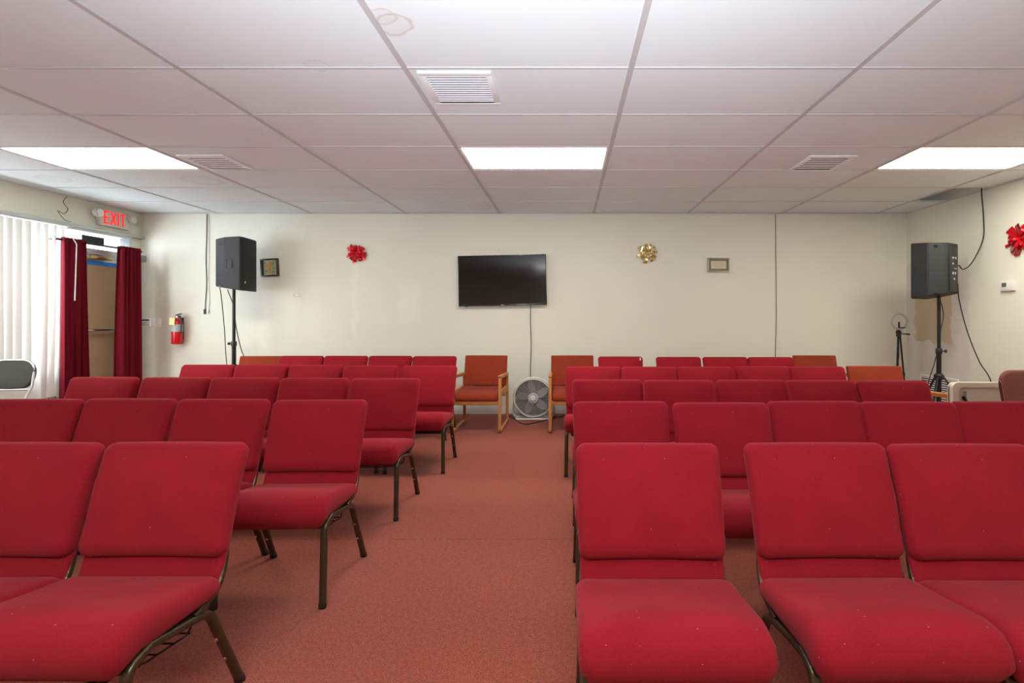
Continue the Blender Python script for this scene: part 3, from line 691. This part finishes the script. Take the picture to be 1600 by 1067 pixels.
# ring light
t = thing('ring_light', 'small white ring light on a slim black tripod in the right corner', 'ring light', (px(1404, 5.95), 5.95, 0))
zc = pz(502, 5.95)
bm = BM(); ringp = [(.092 * math.cos(2 * math.pi * k / 36) - .012, -.03, zc + .092 * math.sin(2 * math.pi * k / 36)) for k in range(36)]
RG = mat('ring_grey_plastic', (.42, .43, .41), rough=.4)
rings = []
bm = BM()
for k in range(36):
    a = 2 * math.pi * k / 36; rr = []
    for q in range(8):
        b_ = 2 * math.pi * q / 8; r_ = .092 + .014 * math.cos(b_); rr.append(bm.verts.new((r_ * math.cos(a) - .012, -.03 + .009 * math.sin(b_), zc + r_ * math.sin(a))))
    rings.append(rr)
for k in range(36):
    A, B = rings[k], rings[(k + 1) % 36]
    for q in range(8): bm.faces.new((A[q], A[(q + 1) % 8], B[(q + 1) % 8], B[q]))
obj('ring', bm, RG, t)
obj('phone_holder', bx(-.028, -.010, -.045, -.030, zc - .075, zc - .005, bev=.003), M_BLACK, t, rot=(0, 0, 0))
obj('holder_foot', bx(-.03, .055, -.05, -.03, zc - .082, zc - .070, bev=.003), M_BLACK, t)
obj('tripod_head', lathe(BM(), [(.015, zc - .19), (.030, zc - .18), (.024, zc - .15), (.034, zc - .13), (.018, zc - .105), (.012, zc - .09)], 14), M_BLACK, t)
obj('pan_handle', tube(BM(), [(.01, -.01, zc - .148), (.055, -.02, zc - .152), (.115, -.03, zc - .158)], [.006, .007, .011], seg=8), M_BLACK, t)
for k, (dx, dy) in enumerate(((-.055, -.05), (.105, -.03), (.02, .09))):
    z1 = zc - .18
    up_ = Vector((dx * .15, dy * .15, z1)); md = Vector((dx * .5, dy * .5, z1 * .55)); ft = Vector((dx, dy, .008))
    lg = obj('leg', tube(BM(), [up_, md], .011, .008, seg=8), M_BLACKP, t)
    obj('leg_section', tube(BM(), [md, ft], .008, seg=8), M_BLACKP, lg); obj('leg_lock', tube(BM(), [md + Vector((0, 0, .02)), md - Vector((0, 0, .02))], .014, seg=8), M_BLACK, lg)
obj('centre_column', tube(BM(), [(0, 0, zc - .45), (0, 0, zc - .18)], .008, seg=8), M_BLACKP, t)

# ---------------------------------------------------------------- burgundy stacking chair
def make_chair():
    t = thing('stacking_chair', '', 'chair')
    # seat: v runs front (-) to rear (+)
    def seatw(x, v, c):
        u = (v + .20) / .40                                 # 0 front .. 1 rear
        y = -.250 + .400 * u
        zt = .420 + .042 * (1 - u) ** .8                     # mid-plane
        zt -= .006 * math.sin(math.pi * u)
        th = 1.0 + .80 * (1 - u) ** 1.3
        z = zt - .026 + c * th
        if u < .28: k = (1 - u / .28); z -= .050 * k ** 2; y += .020 * k * (c < 0)
        z += .010 * (x / .25) ** 2 * (1 - u) * (1 if c > 0 else 0)
        return (x * (1 + .02 * u), y, z)
    obj('seat', cushion(.498, .40, .062, .036, .026, .012, .0, seatw), M_FAB, t, ang=85)
    def backw(x, v, c):
        u = (v + .19) / .38                                  # 0 bottom .. 1 top
        y = .178 + .110 * u - .010 * math.sin(math.pi * u); z = .472 + .352 * u
        n = Vector((0, -.945, .325)); th = 1.15 - .25 * u
        if c > 0 and u < .18: y -= .006
        y -= .0084 * (x / .25) ** 2                          # slight wrap towards the sitter
        wsc = 1 - .02 * (1 - u) ** 3 + .022 * u ** 4
        p = Vector((x * wsc, y, z)) + n * (c * th); return p
    obj('backrest', cushion(.490, .38, .056, .034, .026, .012, .004, backw), M_FAB, t, ang=85)
    def lumw(x, v, c):
        u = (v + .09) / .18
        return (x, .150 + .050 * u - c, .385 + .145 * u)
    obj('lumbar_panel', cushion(.472, .18, .026, .012, .010, .0, .0, lumw), M_FAB, t, ang=85)
    obj('seat_pan', bx(-.225, .225, -.20, .10, .345, .358, bev=.004), M_BLACK, t)
    for s in (-1, 1):
        X = s * .230
        fr_ = fillet([(X * 1.02, -.210, .0), (X, -.185, .352), (X, -.120, .370)], {1: .07})
        lg = obj('leg', tube(BM(), fr_, .0145, .0125, seg=14, up=(1, 0, 0), power=3), M_BRONZE, t)
        obj('foot_cap', tube(BM(), [(X * 1.02, -.2105, .0), (X * 1.02, -.209, .022)], .0158, .0138, seg=14, up=(1, 0, 0), power=3), M_BLACK, lg)
        rr = fillet([(X, .02, .345), (X, .105, .330), (X * 1.02, .250, .0)], {1: .045})
        lg = obj('leg', tube(BM(), rr, .0145, .0125, seg=14, up=(1, 0, 0), power=3), M_BRONZE, t)
        obj('foot_cap', tube(BM(), [(X * 1.02, .2405, .022), (X * 1.02, .2505, .0)], .0158, .0138, seg=14, up=(1, 0, 0), power=3), M_BLACK, lg)
        for zz in (.125, .215):
            yy = .250 - .145 * zz / .330
            obj('gang_stud', lathe(BM(), [(.0065, 0), (.0065, .016), (.003, .020)], 10, 'y', (X, 0, 0)) if False else lathe(BM(), [(.002, -.010), (.0055, -.0135), (.0055, -.0165), (.002, -.0178)], 10, 'y', (X, yy, zz)), M_CHROME, lg)
        obj('seat_rail', tube(BM(), [(X, -.122, .3700), (X, .025, .3445)], .0135, .0120, seg=14, up=(1, 0, 0), power=3), M_BRONZE, t)
        up_ = fillet([(X * 1.0, .040, .350), (X * 1.0, .140, .376), (X * .99, .178, .44), (X * .93, .208, .54), (X * .88, .262, .760)], .06)
        obj('back_upright', tube(BM(), up_, .0115, .0105, seg=12, up=(1, 0, 0), power=3), M_BRONZE, t)
        obj('ganging_bracket', bx(X - .012 if s < 0 else X - .006, X + .006 if s < 0 else X + .012, .03, .075, .335, .352, bev=.003), M_BLACKP, t)
    obj('crossbar', tube(BM(), [(-.23, .085, .324), (.23, .085, .324)], .010, seg=10), M_BLACKP, t)
    obj('crossbar', tube(BM(), [(-.23, -.13, .352), (.23, -.13, .352)], .010, seg=10), M_BLACKP, t)
    bm = BM()
    for s in (-1, 1): tube(bm, fillet([(s * .20, -.15, .35), (s * .19, -.10, .30), (s * .19, .08, .275), (s * .19, .09, .33)], .03), .003, seg=6)
    for yy, zz in ((-.10, .30), (-.04, .291), (.02, .283), (.08, .275)): tube(bm, [(-.19, yy, zz), (.19, yy, zz)], .003, seg=6)
    obj('book_rack', bm, M_BLACKP, t)
    return t
chair0 = make_chair(); used = [False]
ORD = ['at the aisle end', 'second from the aisle', 'third from the aisle', 'fourth from the aisle', 'fifth from the aisle', 'sixth from the aisle']
ROWS = ['front', 'second', 'third', 'fourth', 'last']
def place(x0, x1, ytop, label, group, rz=0.0, Y=None):
    Yt = Y or (HC - .832) * F / (ytop - VY); X = px((x0 + x1) / 2, Yt)
    loc = (X, Yt - .288, 0); rz = rz or R(random.uniform(-.6, .6))
    if not used[0]:
        used[0] = True; chair0.location = loc; chair0.rotation_euler = (0, 0, rz); chair0['label'] = label; chair0['group'] = group; return chair0
    return dup(chair0, loc, rz, label, group)
LEFT = [[(173, 395, 686), (-50, 170, 687)],
        [(432, 580, 623, 1.5), (281, 426, 620.5), (136, 283, 619), (-9, 138, 620.5), (-156, -11, 621)],
        [(551, 659, 590, .8), (440, 549, 589), (332, 441, 588), (226, 333, 587), (114, 222, 586)],
        [(630, 716, 570.5, .8), (538, 624, 570), (454, 539, 568.5), (370, 455, 567.5), (286, 371, 567.5)],
        [(646, 714, 555.5), (577, 645, 554.5), (508, 577, 554.5), (440, 507, 554.5)]]
RIGHT = [[(896, 1122, 688), (1157, 1380, 686.5), (1380, 1600, 690)],
         [(896, 1043, 624), (1050, 1197, 627.5), (1196, 1342, 623), (1340, 1485, 625), (1481, 1626, 624)],
         [(894, 1003, 590), (1005, 1113, 592), (1117, 1226, 591), (1226, 1333, 592), (1338, 1446, 593)],
         [(883, 969, 571), (971, 1057, 571.5), (1058, 1143, 571.5), (1148, 1233, 570.5), (1232, 1317, 571)],
         [(935, 1003, 555), (1026, 1093, 556.5), (1098, 1166, 556.5), (1168, 1236, 557)]]
for side, rows in (('left', LEFT), ('right', RIGHT)):
    for ri, row in enumerate(rows):
        ym = sum(c[2] for c in row) / len(row)
        for k, c in enumerate(row):
            if ri < 4: lab = 'burgundy fabric stacking chair %s in the %s row, %s block' % (ORD[k], ROWS[ri], side)
            elif side == 'left': lab = 'burgundy stacking chair in the wall row, %s left of the middle oak armchair' % ('directly', 'second', 'third', 'fourth')[k]
            else: lab = ['burgundy stacking chair against the wall, directly right of the oak armchair by the fan', 'burgundy stacking chair against the wall, first of three beyond the right gap', 'burgundy stacking chair against the wall, middle one of three beyond the gap', 'burgundy stacking chair against the wall, directly left of the right oak armchair'][k]
            place(c[0], c[1], ym * .5 + c[2] * .5, lab, 'burgundy stacking chairs in rows', R(c[3]) if len(c) > 3 else 0)

# ---------------------------------------------------------------- oak armchair
def make_armchair():
    t = thing('wooden_armchair', '', 'chair')
    for s in (-1, 1):
        X = s * .258
        fr_ = BM(); path = fillet([(X, -.28, .30), (X, -.29, .02), (X, .30, .02), (X, .30, .30), (X, .285, .575), (X, -.27, .605), (X, -.28, .30)], {1: .03, 2: .03, 3: .001, 4: .03, 5: .03})
        tube(fr_, path[:-1], .0165, .013, seg=12, up=(1, 0, 0), power=5, closed=True)
        obj('arm_frame', fr_, M_OAK, t)
        obj('arm_pad', bx(X - .020, X + .020, -.29, .31, 0, .018, bev=.006), M_OAK, t, loc=(0, 0, .597), rot=(R(-3), 0, 0))
        obj('side_rail', bx(X - .011, X + .011, -.272, .295, .385, .455, bev=.004), M_OAK, t)
    obj('front_rail', bx(-.248, .248, -.262, -.238, .305, .352, bev=.005), M_OAK, t)
    obj('rear_rail', bx(-.248, .248, .20, .225, .33, .38, bev=.004), M_OAK, t)
    def sw(x, v, c):
        u = (v + .25) / .50; return (x, -.275 + .51 * u, .392 + .018 * u - .012 * math.sin(math.pi * u) + c - (.02 * (1 - u / .2) ** 2 if u < .2 else 0) + (.010 * (x / .25) ** 2 if c > 0 else 0))
    obj('seat', cushion(.492, .50, .075, .03, .022, .010, 0, sw), M_OAKFAB, t, ang=85)
    def bw_(x, v, c):
        u = (v + .18) / .36; return Vector((x * (1 + .0 * u), .235 + .11 * u + .012 * (1 - (x / .26) ** 2), .44 + .357 * u)) + Vector((0, -.95, .29)) * c
    obj('backrest', cushion(.512, .36, .045, .012, .014, .006, .004, bw_), M_OAKFAB, t, ang=85)
    return t
arm0 = make_armchair(); au = [False]
def place_arm(x0, x1, Yt, label, rz=0.0):
    loc = (px((x0 + x1) / 2, Yt), Yt - .345, 0)
    if not au[0]:
        au[0] = True; arm0.location = loc; arm0.rotation_euler = (0, 0, rz); arm0['label'] = label; arm0['group'] = 'oak armchairs with rust upholstery'; return arm0
    return dup(arm0, loc, rz, label, 'oak armchairs with rust upholstery')
place_arm(726, 793, 5.92, 'rust upholstered oak armchair standing left of the floor fan', R(-1))
place_arm(862, 928, 5.92, 'rust upholstered oak armchair standing right of the floor fan', R(1))
place_arm(379, 445, 5.82, 'rust upholstered oak armchair in the wall row near the left speaker stand', R(2))
place_arm(1237, 1303, 5.92, 'rust upholstered oak armchair in the wall row right of the burgundy chairs', R(-2))
place_arm(1322, 1403, 4.66, 'rust upholstered oak armchair at the far right end of the fourth row', R(-2))

# ---------------------------------------------------------------- floor fan
fy = 6.02
t = thing('floor_fan', 'grey and white round floor fan against the wall between oak armchairs', 'fan', (px(833.5, fy), fy, 0))
CZ = .272; r0 = .234
FG = mat('fan_grey_plastic', (.50, .51, .49), rough=.4); FB = mat('smoky_blade_plastic', (.36, .37, .36), rough=.22); FD = mat('dark_grey_plastic', (.16, .165, .155), rough=.5)
def ringb(bm, rad, r_, y, rz=None, seg=56, q=8):
    rs = []
    for k in range(seg):
        a = 2 * math.pi * k / seg; rr = []
        for j in range(q):
            b_ = 2 * math.pi * j / q; r1 = rad + r_ * math.cos(b_); rr.append(bm.verts.new((r1 * math.cos(a), y + (rz or r_) * math.sin(b_), CZ + r1 * math.sin(a))))
        rs.append(rr)
    for k in range(seg):
        A, B = rs[k], rs[(k + 1) % seg]
        for j in range(q): bm.faces.new((A[j], A[(j + 1) % q], B[(j + 1) % q], B[j]))
bm = BM(); ringb(bm, r0 + .008, .014, 0, .05); obj('outer_ring', bm, M_WHITEP, t)
bm = BM(); ringb(bm, r0 - .004, .006, -.056); obj('front_rim', bm, M_WHITEM, t)
bm = BM()
for k in range(13): ringb(bm, .062 + k * .0135, .0019, -.058 + .0, None, 48, 4)
for k in range(12):
    a = 2 * math.pi * k / 12 + .1; tube(bm, [(.05 * math.cos(a), -.060, CZ + .05 * math.sin(a)), (.228 * math.cos(a), -.058, CZ + .228 * math.sin(a))], .0018, seg=4)
obj('front_grille', bm, mat('grille_grey_wire', (.42, .43, .42), rough=.35), t)
obj('grille_badge', lathe(BM(), [(.034, -.056), (.034, -.070), (.033, -.076), (.030, -.078), (.004, -.078)], 28, 'y', (0, 0, CZ)), M_WHITEP, t)
obj('badge_ring', lathe(BM(), [(.066, -.056), (.064, -.064), (.034, -.067)], 28, 'y', (0, 0, CZ)), FG, t)
bm = BM(); lathe(bm, [(r0, .045), (r0, .049), (.01, .05)], 48, 'y', (0, 0, CZ)); obj('rear_shroud', bm, FD, t)
hb = obj('blade_hub', lathe(BM(), [(.045, .03), (.050, .02), (.048, -.035), (.02, -.042)], 24, 'y', (0, 0, CZ)), FG, t)
for k in range(5):
    a0 = R(97 + 72 * k); bm = BM(); V = []
    for i in range(9):
        s = i / 8; rad = .045 + s * .170; half = .014 + .034 * math.sin(math.pi * min(1, s * .80 + .12)) ; half *= (1 if s < .85 else math.sqrt(max(.05, 1 - ((s - .85) / .17) ** 2)))
        row = []
        for j in range(5):
            q = (j / 4 - .5) * 2; ang = a0 + q * half / max(rad, .08) + s * .12; row.append(((rad) * math.cos(ang), -.005 + q * .018, CZ + rad * math.sin(ang)))
        V.append(row)
    fr1 = [[bm.verts.new(p) for p in row] for row in V]; bk = [[bm.verts.new((p[0], p[1] + .002, p[2])) for p in row] for row in V]
    for i in range(8):
        for j in range(4):
            bm.faces.new((fr1[i][j], fr1[i][j + 1], fr1[i + 1][j + 1], fr1[i + 1][j])); bm.faces.new((bk[i][j], bk[i + 1][j], bk[i + 1][j + 1], bk[i][j + 1]))
        for j in (0, 4): bm.faces.new((fr1[i][j], fr1[i + 1][j], bk[i + 1][j], bk[i][j]))
    for i in (0, 8):
        for j in range(4): bm.faces.new((fr1[i][j], fr1[i][j + 1], bk[i][j + 1], bk[i][j]))
    obj('fan_blade', bm, FB, t)
# housing: rounded foot that hugs the lower half
bm = BM()
path = fillet([(-.225, .05, .27), (-.262, .05, .12), (-.235, .04, .028), (.235, .04, .028), (.262, .05, .12), (.225, .05, .27)], .07)
tube(bm, path, .055, .013, seg=12, up=(0, 1, 0), power=4); obj('base_housing', bm, FG, t)
obj('base_foot', tube(BM(), fillet([(-.20, .07, .012), (-.22, -.05, .012), (.22, -.05, .012), (.20, .07, .012)], .05), .012, .010, seg=10), M_WHITEP, t)
wire('fan_cord', [(px(850, 6.1), 6.1, .03), (px(870, 6.1), 6.12, .012), (px(893, 6.0), 6.1, .008), (px(880, 6.2), 6.2, .008), (px(830, 5.75), 5.75, .008), (px(812, 5.78), 5.8, .008), (px(800, 6.05), 6.12, .008), (px(790, 6.2), 6.25, .008)], .006, M_CORD, 'dark cord coiled on the carpet below the floor fan')

# ---------------------------------------------------------------- left edge: grey padded metal chair
t = thing('folding_chair', 'grey padded metal folding chair with rounded back before the window blinds', 'chair', (px(13, 4.25), 4.25 - .2, 0), R(4))
GF = fabric('grey_chair_fabric', (.055, .055, .042), lint=False, sheen=.1)
M_GM = mat('light_grey_metal', (.40, .40, .38), rough=.3, metal=.4)
def fbw(x, v, c):
    u = (v + .12) / .24; return Vector((x, .205 + .05 * u + .02 * (1 - (x / .22) ** 2), .64 + .235 * u)) + Vector((0, -.97, .2)) * c
obj('backrest', cushion(.405, .255, .034, .118, .014, .008, .004, fbw), GF, t, ang=85)
path = fillet([(-.215, -.19, .01), (-.212, .07, .45), (-.208, .20, .66), (-.175, .262, .885), (.175, .262, .885), (.208, .20, .66), (.212, .07, .45), (.215, -.19, .01)], {3: .15, 4: .15}, n=10)
obj('front_leg_frame', tube(BM(), path, .0095, seg=10), M_GM, t)
obj('back_rail', tube(BM(), spline([(-.205, .19, .635), (0, .225, .628), (.205, .19, .635)]), .009, seg=8), M_GM, t)
for s in (-1, 1): obj('leg', tube(BM(), [(s * .20, -.12, .44), (s * .20, .24, .01)], .011, seg=10), M_GM, t)
def fsw(x, v, c): return (x, -.01 + v, .445 + .012 * v + c)
obj('seat', cushion(.39, .38, .04, .06, .016, .012, 0, fsw), GF, t, ang=85)
obj('crossbar', tube(BM(), [(-.20, .19, .07), (.20, .19, .07)], .008, seg=8), M_GM, t)

# ---------------------------------------------------------------- right edge: striped chair and the white folding table on edge
m, nt, b = nmat('maroon_striped_fabric'); pset(b, Roughness=.9, Specular_IOR_Level=.2)
tc = N(nt, 'ShaderNodeTexCoord'); wv = N(nt, 'ShaderNodeTexWave'); wv.bands_direction = 'X'; wv.inputs['Scale'].default_value = 38; wv.inputs['Distortion'].default_value = .6
nt.links.new(tc.outputs['Object'], wv.inputs['Vector'])
nt.links.new(mixc(nt, ramp(nt, wv.outputs[0], .35, .65), (.10, .018, .022), (.36, .14, .11)), b.inputs['Base Color'])
t = thing('side_chair', 'maroon striped padded chair at the right edge before the white table', 'chair', (px(1548, 3.55) + .262, 3.55 - .36, 0), R(-3))
def cb(x, v, c):
    u = (v + .2) / .4; return Vector((x, .27 + .09 * u - .03 * (x / .25) ** 2, .48 + .40 * u)) + Vector((0, -.96, .25)) * c
obj('backrest', cushion(.50, .40, .05, .10, .022, .014, .004, cb), m, t, ang=85)
def cs_(x, v, c): return (x, -.01 + v, .44 + c - (.02 * ((-v) / .24) ** 3 if v < 0 else 0))
obj('seat', cushion(.50, .48, .07, .07, .028, .012, 0, cs_), m, t, ang=85)
for s in (-1, 1):
    obj('leg', tube(BM(), fillet([(s * .235, -.24, .0), (s * .225, -.20, .385), (s * .225, .22, .385)], .05), .012, seg=10), M_BLACKP, t)
    obj('leg', tube(BM(), fillet([(s * .235, .30, .0), (s * .225, .20, .36), (s * .21, .27, .50), (s * .20, .35, .80)], .06), .012, seg=10), M_BLACKP, t)
obj('crossbar', tube(BM(), [(-.225, .18, .36), (.225, .18, .36)], .01, seg=8), M_BLACKP, t)

ty = 3.98; tx0 = px(1483.5, ty)
t = thing('folding_table', 'cream plastic folding table stood on its edge beside the right wall', 'table', (tx0, ty, 0))
TW, TH = 4.37 - tx0, .735
TP = mat('cream_plastic', (.74, .68, .55), rough=.45)
def plate(pts_o, pts_i, y0, y1, z0):
    bm = BM(); n = len(pts_o); L = [[bm.verts.new((x, y, z + z0)) for x, z in P_] for P_, y in ((pts_o, y0), (pts_i, y0), (pts_i, y1), (pts_o, y1))]
    for a_, b2 in ((0, 1), (1, 2), (2, 3), (3, 0)):
        for k in range(n): bm.faces.new((L[a_][k], L[a_][(k + 1) % n], L[b2][(k + 1) % n], L[b2][k]))
    return bm
po = [(x + TW / 2, z) for x, z in rrect(TW, TH, .045)]; pi_ = [(x + TW / 2, z) for x, z in rrect(TW - .11, TH - .11 + .03, .03)]
obj('table_rim', plate(po, pi_, -.035, .012, TH / 2), TP, t)
bm = BM(); prism(bm, [(x, z) for x, z in po], 0, .02, lambda x, y, z: (x, z - .008 + .008, y + TH / 2)); obj('table_top', bm, TP, t)
obj('table_leg', tube(BM(), [(.09, -.028, .62), (.40, -.028, .10)], .012, seg=8), M_BLACKP, t)
obj('table_leg', tube(BM(), fillet([(.12, -.012, .66), (.12, -.012, .08), (.50, -.012, .08), (.50, -.012, .66)], .04), .012, seg=8), M_ALU, t)

# white tag on one wall-row chair is a scrap of tape
tag(obj('tape_scrap', bx(-.006, .006, -.001, .001, -.014, .014), M_WHITEP, loc=(px(1000, 5.4), 5.385, .80)), 'tiny white scrap of tape on the wall-row chair right of the fan', 'tape')
